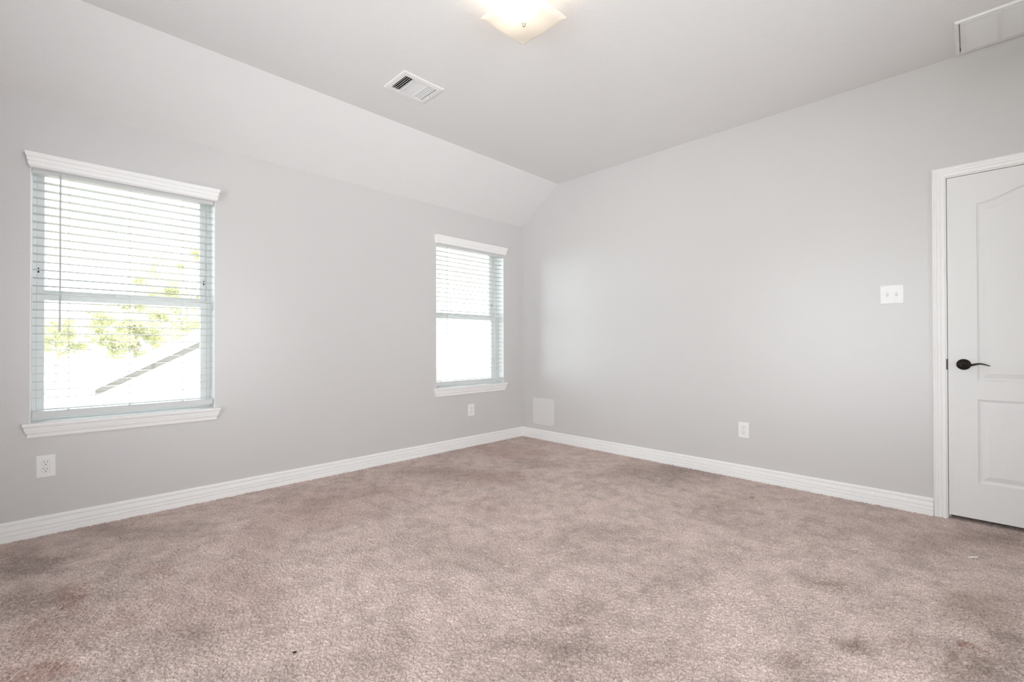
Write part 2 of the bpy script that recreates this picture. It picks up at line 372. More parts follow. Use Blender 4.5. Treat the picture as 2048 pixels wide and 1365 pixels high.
# ------------------------------------------------------------------ baseboards
BB = [(0.0, -0.012), (0.0178, -0.012), (0.0178, 0.0240), (0.0165, 0.0265), (0.0095, 0.0275), (0.0160, 0.0335), (0.0160, 0.0360), (0.0155, 0.0475), (0.0145, 0.0495), (0.0070, 0.0505), (0.0140, 0.0565),
      (0.0138, 0.0600), (0.0122, 0.0780), (0.0112, 0.0800), (0.0035, 0.0810), (0.0105, 0.0870), (0.0100, 0.0980), (0.0060, 0.1050), (0.0, 0.1050)]
def run(bm, prof, fn, a, b_, ma=0.0, mb=0.0):
    """profile swept from a to b; ma / mb: how far the end shifts per unit of thickness (mitre)"""
    A = [bm.verts.new(fn(a+ma*o_, o_, z)) for o_, z in prof]; B = [bm.verts.new(fn(b_+mb*o_, o_, z)) for o_, z in prof]
    bm.faces.new(A); bm.faces.new(B[::-1])
    for i in range(len(prof)):
        j = (i+1) % len(prof); bm.faces.new((A[i], B[i], B[j], A[j]))
bm = bmesh.new(); run(bm, BB, lambda s, o_, z: (o_, s, z), RY, 0.0, 1, -1); struct('baseboard_left', bm, M['trim'])
bm = bmesh.new(); run(bm, BB, lambda s, o_, z: (s, -o_, z), 0.0, 3.5365, 1, 0)
run(bm, BB, lambda s, o_, z: (s, -o_, z), 4.4365, RX, 0, -1); struct('baseboard_right', bm, M['trim'])
bm = bmesh.new(); run(bm, BB, lambda s, o_, z: (s, RY+o_, z), 0.0, RX, 1, -1); struct('baseboard_back', bm, M['trim'])
bm = bmesh.new(); run(bm, BB, lambda s, o_, z: (RX-o_, s, z), RY, 0.0, 1, -1); struct('baseboard_far_right', bm, M['trim'])

# ------------------------------------------------------------------ door, lining and casing
LI = 0.0125      # lining thickness
bm = bmesh.new()
CP = [(0.0, 0.0), (0.0, 0.010), (0.004, 0.0130), (0.0150, 0.0135), (0.0165, 0.0080), (0.0205, 0.0080), (0.023, 0.0145), (0.0310, 0.0150), (0.0325, 0.0095), (0.0360, 0.0095),
      (0.039, 0.0162), (0.0450, 0.0170), (0.0465, 0.0120), (0.0495, 0.0120), (0.052, 0.0178), (0.0555, 0.0178), (0.0575, 0.014), (0.0575, 0.0)]   # (from the opening outward, thickness)
xi0, xi1, zi = DX0+LI-0.006, DX1-LI+0.006, DZ1-LI+0.006
rings = []
for (x, z, sx, sz) in ((xi0, -0.012, -1, 0), (xi0, zi, -1, 1), (xi1, zi, 1, 1), (xi1, -0.012, 1, 0)):
    rings.append([bm.verts.new((x+sx*o_, -t, z+sz*o_)) for o_, t in CP])
for A, B in zip(rings, rings[1:]):
    for i in range(len(CP)):
        j = (i+1) % len(CP); bm.faces.new((A[i], B[i], B[j], A[j]))
bm.faces.new(rings[0]); bm.faces.new(rings[-1][::-1])
trim1 = struct('trim_1', bm, M['trim'])
bm = bmesh.new()
prism(bm, [(DX0, -0.012), (DX0+LI, -0.012), (DX0+LI, DZ1-LI), (DX1-LI, DZ1-LI), (DX1-LI, -0.012), (DX1, -0.012), (DX1, DZ1), (DX0, DZ1)], 0.0, 0.128, lambda u, v, d: (u, d, v))
for a_, c_ in (((DX0+LI, 0.045, -0.012), (DX0+LI+0.011, 0.075, DZ1-LI)), ((DX1-LI-0.011, 0.045, -0.012), (DX1-LI, 0.075, DZ1-LI)), ((DX0+LI, 0.045, DZ1-LI-0.011), (DX1-LI, 0.075, DZ1-LI))):
    box(bm, a_, c_)
tag(obj('door_lining', bm, M['trim'], trim1), kind='structure')
bm = bmesh.new(); prism(bm, [(0.908, 0.001), (0.915, -0.0025), (0.965, -0.0025), (0.972, 0.001), (0.972, 0.030), (0.908, 0.030)], DX0+LI-0.0005, DX0+LI+0.0022, lambda u, v, d: (d, v, u)); box(bm, (DX0+LI-0.0035, -0.0022, 0.908), (DX0+LI+0.0028, 0.0015, 0.972))
tag(obj('strike_plate', bm, M['bronze'], trim1, bevel=0.0004), 'dark bronze strike plate')

dx0, dx1, dz0, dz1 = DX0+LI+0.003, DX1-LI-0.003, 0.025, DZ1-LI-0.004
DY = 0.002
px0, px1 = dx0+0.127, dx1-0.127
def arch(x): return 1.900+0.076*(0.5-0.5*math.cos(2*math.pi*(x-px0)/(px1-px0)))
bm = bmesh.new()
NS = 40
lp = (0.240, 0.735); up0 = 0.846
F = lambda x, z, d=0.0: bm.verts.new((x, DY+d, z))
def quad(*p): bm.faces.new([F(*q) for q in p])
quad((dx0, dz0), (px0, dz0), (px0, dz1), (dx0, dz1)); quad((px1, dz0), (dx1, dz0), (dx1, dz1), (px1, dz1))
quad((px0, dz0), (px1, dz0), (px1, lp[0]), (px0, lp[0])); quad((px0, lp[1]), (px1, lp[1]), (px1, up0), (px0, up0))
for i in range(NS):
    xa, xb = px0+(px1-px0)*i/NS, px0+(px1-px0)*(i+1)/NS
    quad((xa, arch(xa)), (xb, arch(xb)), (xb, dz1), (xa, dz1))
STP = [(0.0, 0.0), (0.0025, 0.0045), (0.009, 0.0085), (0.014, 0.0098), (0.019, 0.0092), (0.042, 0.0018), (0.0445, 0.0010)]
def panel(z0, top):
    rings = []
    for ins, d in STP:
        a, c_ = px0+ins, px1-ins
        r = [(a, z0+ins), (c_, z0+ins)]
        for i in range(NS+1):
            x = c_+(a-c_)*i/NS
            xo = px1+(px0-px1)*i/NS
            r.append((x, top(xo)-ins))
        rings.append([F(x, z, d) for x, z in r])
    for A, B in zip(rings, rings[1:]):
        for i in range(len(A)):
            j = (i+1) % len(A); bm.faces.new((A[i], B[i], B[j], A[j]))
    # flat field as strips
    L = rings[-1]
    bot0, bot1, T = L[0], L[1], L[2:]
    prev = bot1
    for i in range(NS):
        if i == NS-1: nb = bot0
        else: nb = bm.verts.new((T[i+1].co.x, T[i+1].co.y, bot0.co.z))
        bm.faces.new((prev, T[i], T[i+1], nb)); prev = nb
panel(lp[0], lambda x: lp[1]); panel(up0, arch)
# edges and rear face
TH = 0.035
quad((dx0, dz0, 0), (dx0, dz1, 0), (dx0, dz1, TH), (dx0, dz0, TH)); quad((dx1, dz0, 0), (dx1, dz1, 0), (dx1, dz1, TH), (dx1, dz0, TH))
quad((dx0, dz1, 0), (dx1, dz1, 0), (dx1, dz1, TH), (dx0, dz1, TH)); quad((dx0, dz0, 0), (dx1, dz0, 0), (dx1, dz0, TH), (dx0, dz0, TH))
quad((dx0, dz0, TH), (dx1, dz0, TH), (dx1, dz1, TH), (dx0, dz1, TH))
bmesh.ops.remove_doubles(bm, verts=bm.verts, dist=0.00005)
door = struct('door_1', bm, M['door'])
HX, HZ = 3.674, 0.941
bm = bmesh.new()
lathe(bm, [(0.0325, 0.0), (0.0325, 0.004), (0.030, 0.009), (0.022, 0.0125), (0.014, 0.014), (0.0125, 0.018), (0.0125, 0.042), (0.011, 0.046), (0, 0.047)], lambda a_, c_, h: (HX+a_, DY-h, HZ+c_), 40)
dh = tag(obj('door_handle', bm, M['bronze'], door, smooth=True), 'dark bronze lever handle', kind='structure')
bm = bmesh.new()
P = []; R_ = []
for i in range(17):
    t = i/16
    P.append((HX-0.012+0.122*t, DY-0.042+0.006*math.sin(math.pi*t), HZ-0.002+0.0085*math.sin(math.pi*(t*1.75-0.62))*min(1, t*1.6)))
    R_.append(0.0105*(1-0.45*min(1, t*2.2)) if t < 0.5 else 0.0058*(1-0.62*(t-0.5)/0.5))
tube(bm, P, R_, 12)
obj('lever', bm, M['bronze'], dh, smooth=True)
bm = bmesh.new(); box(bm, (dx0-0.0008, 0.008, 0.912), (dx0+0.001, 0.030, 0.970)); obj('latch_plate', bm, M['bronze'], door)

# ------------------------------------------------------------------ windows
def ring_frame(bm, y0, y1, z0, z1, wl, wr, wb, wt, xa, xb):
    slab_wall(bm, y0, y1, z0, z1, [(y0+wl, y1-wr, z0+wb, z1-wt)], xa, xb, lambda u, v, d: (d, u, v))
SILL = [(0.0, 0.0)]
def ledge(bm, prof, y0, y1):
    """moulding with mitred returns on a wall x = 0; prof [(out, z)] from top to bottom"""
    rings = [[bm.verts.new(p) for p in ((0.0, y0-o_, z), (o_, y0-o_, z), (o_, y1+o_, z), (0.0, y1+o_, z))] for o_, z in prof]
    for A, B in zip(rings, rings[1:]):
        for i in range(4): bm.faces.new((A[i], A[(i+1) % 4], B[(i+1) % 4], B[i]))
    bm.faces.new(rings[0]); bm.faces.new(rings[-1][::-1])

def window(name, y0, y1):
    bm = bmesh.new(); ring_frame(bm, y0, y1, OP_Z0, OP_Z1, 0.022, 0.022, 0.022, 0.022, -0.130, -0.206)
    wf = struct(name, bm, M['vinyl'], bevel=0.002)
    a, c_ = y0+0.022, y1-0.022
    for nm, z0, z1, xa, xb, wb, wt in (('upper_sash', 1.352, OP_Z1-0.022, -0.170, -0.198, 0.045, 0.038), ('lower_sash', OP_Z0+0.022, 1.378, -0.140, -0.168, 0.045, 0.043)):
        bm = bmesh.new(); ring_frame(bm, a, c_, z0, z1, 0.033, 0.036, wb, wt, xa, xb)
        s = obj(nm, bm, M['vinyl'], wf, bevel=0.002)
        bm = bmesh.new(); xm = (xa+xb)/2; box(bm, (xm-0.002, a+0.030, z0+wb-0.003), (xm+0.002, c_-0.033, z1-wt+0.003))
        obj('pane', bm, M['glass'], s)
        if nm == 'upper_sash':
            for yy in (y0+0.030, y1-0.034):
                bm = bmesh.new(); box(bm, (-0.1695, yy-0.003, 1.496), (-0.166, yy+0.003, 1.525)); obj('vent_latch', bm, M['slot'], s)
        else:
            bm = bmesh.new(); box(bm, (-0.1415, a+0.35, 1.378), (-0.165, a+0.41, 1.386)); box(bm, (-0.144, a+0.372, 1.386), (-0.160, a+0.388, 1.396))
            obj('sash_lock', bm, M['vinyl'], s, bevel=0.001)
    bm = bmesh.new(); ring_frame(bm, y0, y1, OP_Z0, OP_Z1, 0.004, 0.004, 0.004, 0.004, -0.0005, -0.131)
    jl = obj('jamb_liner', bm, M['vinyl'], wf); jl['kind'] = 'structure'
    # stool and apron
    bm = bmesh.new()
    T = 0.634
    prism(bm, [(y0-0.030, 0.0), (y0-0.030, 0.036), (y0-0.027, 0.040), (y1+0.027, 0.040), (y1+0.030, 0.036), (y1+0.030, 0.0), (y1, 0.0), (y1, -0.135), (y0, -0.135), (y0, 0.0)],
          T-0.016, T, lambda u, v, d: (v, u, d))
    ws = obj('window_sill', bm, M['trim'], wf, bevel=0.003); ws['kind'] = 'structure'
    bm = bmesh.new()
    ledge(bm, [(0.0310, T-0.016), (0.0305, T-0.023), (0.0255, T-0.026), (0.0275, T-0.029), (0.0265, T-0.041), (0.0205, T-0.043), (0.0205, T-0.045), (0.0230, T-0.048), (0.0220, T-0.055), (0.0160, T-0.057), (0.0150, T-0.060), (0.0130, T-0.069), (0.0165, T-0.073), (0.0150, T-0.081), (0.0100, T-0.085)], y0+0.006, y1-0.006)
    wa = obj('apron', bm, M['trim'], wf); wa['kind'] = 'structure'
    return wf
window('window_1', *W1)
window('window_2', *W2)
# unseen windows added behind the camera so daylight fills the room
def fill_window(name, fn, u0, u1, z0, z1):
    bm = bmesh.new()
    um = (u0+u1)/2
    slab_wall(bm, u0, u1, z0, z1, [(u0+0.05, um-0.025, z0+0.05, z1-0.05), (um+0.025, u1-0.05, z0+0.05, z1-0.05)], 0.07, 0.12, fn)
    wf = struct(name, bm, M['vinyl'])
    for a_, c_ in ((u0+0.045, um-0.02), (um+0.02, u1-0.045)):
        bm = bmesh.new(); prism(bm, [(a_, z0+0.045), (c_, z0+0.045), (c_, z1-0.045), (a_, z1-0.045)], 0.093, 0.097, fn); obj('pane', bm, M['glass'], wf)
fill_window('fill_window_back', lambda u, v, d: (u, RY-d, v), *BACK_FILL_WIN)
fill_window('fill_window_side', lambda u, v, d: (RX+d, u, v), *SIDE_FILL_WIN)

# ------------------------------------------------------------------ blinds
VAL = [(0.050, 0.079), (0.0505, 0.072), (0.046, 0.058), (0.041, 0.051), (0.041, 0.049), (0.043, 0.047), (0.041, 0.034), (0.037, 0.031), (0.037, 0.029), (0.0395, 0.025), (0.037, 0.012), (0.031, 0.002), (0.028, 0.0)]
def blind(y0, y1, label, wand_y, cords, droop):
    root = empty('window_blind', (0, (y0+y1)/2, 0.66))
    inv = Matrix.Translation(root.location).inverted()
    def part(name, bm, m, parent=root, **k):
        for v in bm.verts: v.co = inv @ v.co
        return obj(name, bm, m, parent, **k)
    tag(root, label, 'blind', 'white slatted blinds on the left wall')
    VZ = 2.062
    bm = bmesh.new()
    o0, o1 = y0-0.016+0.050-0.005, y1+0.016-0.050+0.005
    ledge(bm, [(o_, VZ+z) for o_, z in VAL], o0, o1)
    part('valance', bm, M['trim'])
    bm = bmesh.new(); box(bm, (-0.060, y0+0.008, 2.040), (-0.004, y1-0.008, 2.085)); part('head_rail', bm, M['slat'])
    s0, s1 = y0+0.010, y1-0.010
    bm = bmesh.new()
    z = 1.998; pitch = 0.0455
    prof = []
    for i in range(9):
        t = -1+2*i/8; prof.append((t*0.0250, 0.0022*(1-t*t)+0.0013))
    for i in range(9):
        t = 1-2*i/8; prof.append((t*0.0250, 0.0022*(1-t*t)-0.0013))
    zs = []
    while z > 0.725:
        zs.append(z)
        tl = math.radians(random.uniform(-1.2, 1.2)+1.5)
        dz = random.uniform(-0.0008, 0.0008)
        prism(bm, [(-0.034+u*math.cos(tl), z+dz+v+u*math.sin(tl)) for u, v in prof], s0, s1, lambda u, v, d: (u, d, v))
        z -= pitch
    part('slat_panel', bm, M['slat'], smooth=False)
    bm = bmesh.new()
    prism(bm, [(-0.060, 0.668), (-0.008, 0.660), (-0.0075, 0.690), (-0.012, 0.694), (-0.056, 0.696)], s0, s1, lambda u, v, d: (u, d, v))
    br = part('bottom_rail', bm, M['slat'], bevel=0.002)
    for yy in cords:
        bm = bmesh.new(); lathe(bm, [(0.0, -0.006), (0.006, -0.006), (0.006, 0.0), (0.0035, 0.004), (0, 0.004)], lambda a_, c_, h, yy=yy: (-0.018+a_, yy+c_, 0.698+h), 12)
        part('cord_button', bm, M['plastic'], br)
    for yy in cords:
        bm = bmesh.new()
        for xx in (-0.0075, -0.0605): box(bm, (xx-0.0006, yy-0.0007, 0.69), (xx+0.0006, yy+0.0007, 2.045))
        for zz in zs:
            box(bm, (-0.0605, yy-0.0004, zz-0.0028), (-0.0075, yy+0.0004, zz-0.0022))
            box(bm, (-0.0085, yy-0.0022, zz-0.004), (-0.0062, yy+0.0022, zz+0.003))
        part('ladder_cord', bm, M['cord'])
    bm = bmesh.new()
    tube(bm, [(0.016, wand_y, 2.050), (0.020, wand_y, 2.035), (0.020, wand_y, 1.60), (0.020, wand_y-0.001, 1.145)], [0.003, 0.0044, 0.0044, 0.0046], 8)
    part('tilt_wand', bm, M['wand'])
    return root
blind(W1[0], W1[1], 'white slatted window blind on the larger-looking near window at left, trees showing through', -3.848, (-3.811, -3.537, -3.264), 0)
blind(W2[0], W2[1], 'white slatted window blind on the far window next to the room corner', -1.105, (-1.16, -0.81, -0.37), 0)

# ------------------------------------------------------------------ outlets, switch, access cover
def copy_tree(o, parent=None):
    c = o.copy(); C.objects.link(c)
    if parent: c.parent = parent
    for ch in list(o.children): copy_tree(ch, c)
    return c
def on_left(u, v, d): return None
# built facing -y (wall at y = 0), then turned
def rrect(w_, h_, r, n_=5):
    p = []
    for cx, cy, a0 in ((w_-r, h_-r, 0), (-w_+r, h_-r, 90), (-w_+r, -h_+r, 180), (w_-r, -h_+r, 270)):
        for i in range(n_+1):
            a = math.radians(a0+90*i/n_); p.append((cx+r*math.cos(a), cy+r*math.sin(a)))
    return p
FX = lambda u, v, d: (u, -d, v)
def plate(bm, w_, h_, t):
    a = [bm.verts.new(FX(u, v, 0)) for u, v in rrect(w_, h_, 0.004)]
    b_ = [bm.verts.new(FX(u, v, t*0.45)) for u, v in rrect(w_, h_, 0.004)]
    c_ = [bm.verts.new(FX(u, v, t)) for u, v in rrect(w_-0.004, h_-0.004, 0.003)]
    for A, B in ((a, b_), (b_, c_)):
        for i in range(len(A)): bm.faces.new((A[i], A[(i+1) % len(A)], B[(i+1) % len(A)], B[i]))
    bm.faces.new(c_)
    bm.faces.new(a[::-1])
def screw(bm, u, v, d, r=0.0032):
    lathe(bm, [(r, 0), (r*0.9, 0.0010), (0, 0.0014)], lambda a_, c_, h: FX(u+a_, v+c_, d+h), 12)
def make_outlet():
    root = empty('power_outlet')
    bm = bmesh.new(); plate(bm, 0.0395, 0.062, 0.006); obj('cover_plate', bm, M['plastic'], root)
    for vz in (0.0195, -0.0195):
        pts = []
        for i in range(40):
            a = 2*math.pi*i/40; pts.append((0.0172*math.cos(a), vz+max(-0.0142, min(0.0142, 0.0172*math.sin(a)))))
        bm = bmesh.new()
        prism(bm, [(u*1.07, vz+(v-vz)*1.07) for u, v in pts], 0.0055, 0.0062, FX)
        rec = obj('receptacle', bm, M['greyslot'], root)
        bm = bmesh.new(); prism(bm, pts, 0.006, 0.0085, FX); rf = obj('receptacle_face', bm, M['plastic'], rec, bevel=0.0006)
        bm = bmesh.new()
        box(bm, (-0.0075, -0.0088, vz+0.0005), (-0.0053, -0.0080, vz+0.0085)); box(bm, (0.0053, -0.0088, vz+0.0015), (0.0075, -0.0080, vz+0.0085))
        prism(bm, [(0.0026*math.cos(2*math.pi*i/12), vz-0.0075+0.0026*math.sin(2*math.pi*i/12)) for i in range(12)], 0.0080, 0.0088, FX)
        obj('contact_slot', bm, M['slot'], rec)
    bm = bmesh.new(); screw(bm, 0, 0, 0.006); obj('screw', bm, M['plastic'], root)
    return root
o1 = make_outlet(); o1.location = (2.4285, 0, 0.3825)
tag(o1, 'white duplex power outlet on the right wall, between the corner and the door', 'outlet', 'white duplex outlets')
o2 = copy_tree(o1); o2.location = (0, -3.903, 0.3835); o2.rotation_euler = (0, 0, math.pi/2)
tag(o2, 'white duplex power outlet low on the left wall beneath the near window', 'outlet', 'white duplex outlets')
o3 = copy_tree(o1); o3.location = (0, -0.777, 0.377); o3.rotation_euler = (0, 0, math.pi/2)
tag(o3, 'white duplex power outlet on the left wall beneath the far window', 'outlet', 'white duplex outlets')

root = empty('light_switch', (3.343, 0, 1.388))
bm = bmesh.new(); plate(bm, 0.0600, 0.0615, 0.006); obj('cover_plate', bm, M['plastic'], root)
for sx in (-0.023, 0.023):
    bm = bmesh.new(); box(bm, (sx-0.0065, -0.0066, -0.0135), (sx+0.0065, -0.0058, 0.0135)); tg = obj('switch_opening', bm, M['panelw'], root)
    bm = bmesh.new(); prism(bm, [(-0.0085, 0.004), (-0.0060, 0.018), (-0.0010, 0.0175), (0.0085, 0.004)], sx-0.0048, sx+0.0048, lambda u, v, d: (d, -v, u)); obj('toggle', bm, M['plastic'], tg, bevel=0.0008)
    for sz in (-0.0305, 0.0305):
        bm = bmesh.new(); screw(bm, sx, sz, 0.006, 0.003); obj('screw', bm, M['plastic'], root)
tag(root, 'white double toggle light switch on the right wall beside the door casing', 'switch')

root = empty('access_panel', (0.3225, 0, 0.309))
bm = bmesh.new(); plate(bm, 0.1545, 0.150, 0.0045); obj('cover_plate', bm, M['panelw'], root)
for sx in (-1, 1):
    for sz in (-1, 1):
        bm = bmesh.new(); screw(bm, sx*0.143, sz*0.139, 0.0045, 0.005); obj('screw', bm, M['greyslot'], root)
tag(root, 'square white blank access cover screwed low on the right wall by the corner', 'cover plate')

# ------------------------------------------------------------------ ceiling air register
root = empty('ceiling_vent', ((VX0+VX1)/2, (VY0+VY1)/2, HC))
inv = Matrix.Translation(root.location).inverted()
def rp(name, bm, m, parent=root, **k):
    for v in bm.verts: v.co = inv @ v.co
    return obj(name, bm, m, parent, **k)
bm = bmesh.new()
ox0, ox1, oy0, oy1 = 0.918, 1.179, -2.3055, -1.993
def rect_ring(bm, rects):
    R = [[bm.verts.new(p) for p in ((a, c_, z), (b_, c_, z), (b_, e, z), (a, e, z))] for a, b_, c_, e, z in rects]
    for A, B in zip(R, R[1:]):
        for i in range(4): bm.faces.new((A[i], A[(i+1) % 4], B[(i+1) % 4], B[i]))
rect_ring(bm, [(ox0, ox1, oy0, oy1, HC), (ox0, ox1, oy0, oy1, HC-0.003), (ox0+0.006, ox1-0.006, oy0+0.006, oy1-0.006, HC-0.007), (VX0-0.003, VX1+0.003, VY0-0.003, VY1+0.003, HC-0.0085),
               (VX0, VX1, VY0, VY1, HC-0.007), (VX0, VX1, VY0, VY1, HC+0.03)])
D1, D2 = VY0+0.070, VY1-0.070
for yy in (D1, D2): box(bm, (VX0, yy-0.0035, HC-0.0075), (VX1, yy+0.0035, HC+0.012))
rp('vent_frame', bm, M['metalw'])
def louver(bm, axis, pos, a, b_, lean, t=0.0007):
    """thin blade; axis 'x' runs along x at y = pos, leaning by `lean` (sideways shift of its top edge)"""
    z0, z1 = HC-0.006, HC+0.006
    for s in (0,):
        if axis == 'x': prism(bm, [(pos-lean/2-t, z0), (pos-lean/2+t, z0), (pos+lean/2+t, z1), (pos+lean/2-t, z1)], a, b_, lambda u, v, d: (d, u, v))
        else: prism(bm, [(pos-lean/2-t, z0), (pos-lean/2+t, z0), (pos+lean/2+t, z1), (pos+lean/2-t, z1)], a, b_, lambda u, v, d: (u, d, v))
bm = bmesh.new()
for k in range(4): louver(bm, 'x', VY0+0.014+k*0.0145, VX0, VX1, 0.009, 0.0014)
rp('louver_bank', bm, M['metalw'])
bm = bmesh.new()
for k in range(12): louver(bm, 'y', VX0+0.008+k*(VX1-VX0-0.016)/11, D1+0.0035, D2-0.0035, 0.0095)
rp('louver_bank', bm, M['metalw'])
bm = bmesh.new()
for k in range(4): louver(bm, 'x', D2+0.012+k*0.0145, VX0, VX1, -0.0095)
rp('louver_bank', bm, M['metalw'])
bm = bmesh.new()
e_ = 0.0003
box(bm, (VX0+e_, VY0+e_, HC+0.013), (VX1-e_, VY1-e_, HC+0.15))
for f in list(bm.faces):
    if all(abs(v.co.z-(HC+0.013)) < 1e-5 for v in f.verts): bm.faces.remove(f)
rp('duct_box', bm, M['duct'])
bm = bmesh.new(); tube(bm, [(VX0+0.055, VY1+0.012, HC-0.006), (VX0+0.055, VY1+0.013, HC-0.016)], [0.0025, 0.003], 8); box(bm, (VX0+0.050, VY1+0.004, HC-0.0088), (VX0+0.060, VY1+0.02, HC-0.0075)); rp('damper_lever', bm, M['metalw'])
for yy in (oy0+0.015, oy1-0.013):
    bm = bmesh.new(); lathe(bm, [(0.004, 0), (0.0035, 0.0015), (0, 0.002)], lambda a_, c_, h, yy=yy: ((VX0+VX1)/2+a_, yy+c_, HC-0.0078-h), 12); rp('screw', bm, M['metalw'])
tag(root, 'small white louvred air register in the ceiling left of the lamp', 'vent')

# ------------------------------------------------------------------ return air grille
gx0, gx1, gy0, gy1 = 3.652, 4.262, -0.421, -0.030
root = empty('return_air_grille', ((gx0+gx1)/2, (gy0+gy1)/2, HC))
inv = Matrix.Translation(root.location).inverted()
bm = bmesh.new()
rect_ring(bm, [(gx0, gx1, gy0, gy1, HC), (gx0, gx1, gy0, gy1, HC-0.004), (gx0+0.004, gx1-0.004, gy0+0.004, gy1-0.004, HC-0.012), (gx0+0.016, gx1-0.016, gy0+0.016, gy1-0.016, HC-0.012), (gx0+0.018, gx1-0.018, gy0+0.018, gy1-0.018, HC-0.003)])
rp('outer_frame', bm, M['metalw'], root)
ix0, ix1, iy0, iy1 = gx0+0.0215, gx1-0.0215, gy0+0.0215, gy1-0.0215
bm = bmesh.new()
rect_ring(bm, [(ix0, ix1, iy0, iy1, HC-0.002), (ix0, ix1, iy0, iy1, HC-0.013), (ix0+0.002, ix1-0.002, iy0+0.002, iy1-0.002, HC-0.014), (ix0+0.020, ix1-0.020, iy0+0.020, iy1-0.020, HC-0.014), (ix0+0.021, ix1-0.021, iy0+0.021, iy1-0.021, HC-0.003)])
for k in (1, 2, 3):
    xm = ix0+0.02+k*(ix1-ix0-0.04)/4; box(bm, (xm-0.006, iy0+0.02, HC-0.0142), (xm+0.006, iy1-0.02, HC-0.004))
gd = rp('hinged_face', bm, M['metalw'], root)
bm = bmesh.new()
nb = 28
for k in range(nb):
    yy = iy0+0.024+k*(iy1-iy0-0.048)/(nb-1)
    prism(bm, [(yy+0.0050, HC-0.013), (yy+0.0040, HC-0.013), (yy-0.0050, HC-0.004), (yy-0.0040, HC-0.004)], ix0+0.02, ix1-0.02, lambda u, v, d: (d, u, v))
rp('louver_bank', bm, M['metalw'], gd)
bm = bmesh.new(); box(bm, (ix0+0.004, iy0+0.004, HC-0.0022), (ix1-0.004, iy1-0.004, HC-0.0012)); rp('filter', bm, M['panelw'], root)
bm = bmesh.new(); tube(bm, [(gx0+0.0200, iy1-0.055, HC-0.009), (gx0+0.0200, iy1-0.032, HC-0.009)], 0.0016, 8); rp('hinge_pin', bm, M['slot'], root)
tag(root, 'large white return air grille on the ceiling above the door', 'vent')

# ------------------------------------------------------------------ ceiling lamp
LX, LY = 2.128, -2.205
root = empty('ceiling_light', (LX, LY, HC))
inv = Matrix.Translation(root.location).inverted()
bm = bmesh.new()
rect_ring(bm, [(LX-0.085, LX+0.085, LY-0.085, LY+0.085, HC), (LX-0.085, LX+0.085, LY-0.085, LY+0.085, HC-0.018), (LX-0.080, LX+0.080, LY-0.080, LY+0.080, HC-0.022), (LX-0.001, LX+0.001, LY-0.001, LY+0.001, HC-0.022)])
rp('canopy', bm, M['metalw'], root)
bm = bmesh.new()
N = 28; Hh_ = 0.152; GT = 0.005
def gz(u, v):
    r = max(abs(u), abs(v)); d = math.hypot(u, v)
    rim = 0.010*max(0, (r-0.84)/0.16)**1.3
    return HC-0.128+0.016*min(1, (d/1.05)**2)+rim
def sheet(off):
    return [[bm.verts.new((LX+Hh_*(-1+2*i/N), LY+Hh_*(-1+2*j/N), gz(-1+2*i/N, -1+2*j/N)+off)) for j in range(N+1)] for i in range(N+1)]
A, B = sheet(0), sheet(GT)
for i in range(N):
    for j in range(N):
        bm.faces.new((A[i][j], A[i+1][j], A[i+1][j+1], A[i][j+1])); bm.faces.new((B[i][j], B[i][j+1], B[i+1][j+1], B[i+1][j]))
    for (p0, p1) in (((i, 0), (i+1, 0)), ((i, N), (i+1, N)), ((0, i), (0, i+1)), ((N, i), (N, i+1))):
        bm.faces.new((A[p0[0]][p0[1]], A[p1[0]][p1[1]], B[p1[0]][p1[1]], B[p0[0]][p0[1]]))
rp('glass_shade', bm, M['frost'], root, smooth=False)
bm = bmesh.new()
lathe(bm, [(0.0, -0.147), (0.005, -0.146), (0.008, -0.141), (0.0075, -0.136), (0.005, -0.1335), (0.009, -0.1315), (0.009, -0.1285), (0.0, -0.1285)], lambda a_, c_, h: (LX+a_, LY+c_, HC+h), 20)
rp('finial', bm, M['nickel'], root, smooth=True)
bm = bmesh.new(); tube(bm, [(LX, LY, HC-0.02), (LX, LY, HC-0.128)], 0.004, 10); rp('centre_rod', bm, M['nickel'], root)
for bx, by in ((0.022, -0.058),):
    bm = bmesh.new()
    tube(bm, [(LX+bx*0.2, LY+by*0.2, HC-0.035), (LX+bx*0.75, LY+by*0.75, HC-0.045)], 0.014, 12)
    sk = rp('lamp_holder', bm, M['plastic'], root)
    bm = bmesh.new(); bmesh.ops.create_icosphere(bm, subdivisions=3, radius=0.024, matrix=Matrix.Translation((LX+bx*1.2, LY+by*1.2, HC-0.055)))
    rp('bulb', bm, M['bulb'], sk, smooth=True)
tag(root, 'square frosted glass flush ceiling lamp, lit, with a small nickel finial', 'lamp')

# ------------------------------------------------------------------ bits on the carpet
def bit(name, loc, pts, m, label, cat, h=0.0022):
    root_bm = bmesh.new(); prism(root_bm, pts, 0, h, lambda u, v, d: (u, v, d+0.35*u))
    o = obj(name, root_bm, m); o.location = loc; tag(o, label, cat); return o
bit('paper_scrap', (3.703, -0.629, 0.001), [(-0.020, -0.004), (-0.004, -0.007), (0.018, -0.003), (0.022, 0.004), (0.002, 0.006), (-0.016, 0.004)], M['scrap'], 'tiny white paper scrap lying on the carpet in front of the door', 'litter', 0.003)
bit('dark_crumb', (2.042, -3.276, 0.001), [(-0.008, -0.004), (0.002, -0.005), (0.009, 0.001), (0.004, 0.006), (-0.005, 0.004)], M['crumb'], 'small dark crumb on the carpet at lower left of the photo', 'litter', 0.004)

# ------------------------------------------------------------------ outside
GZ = -2.95
bm = bmesh.new(); box(bm, (-60, -40, GZ-0.2), (-0.5, 45, GZ)); struct('ground', bm, M['lawn'])
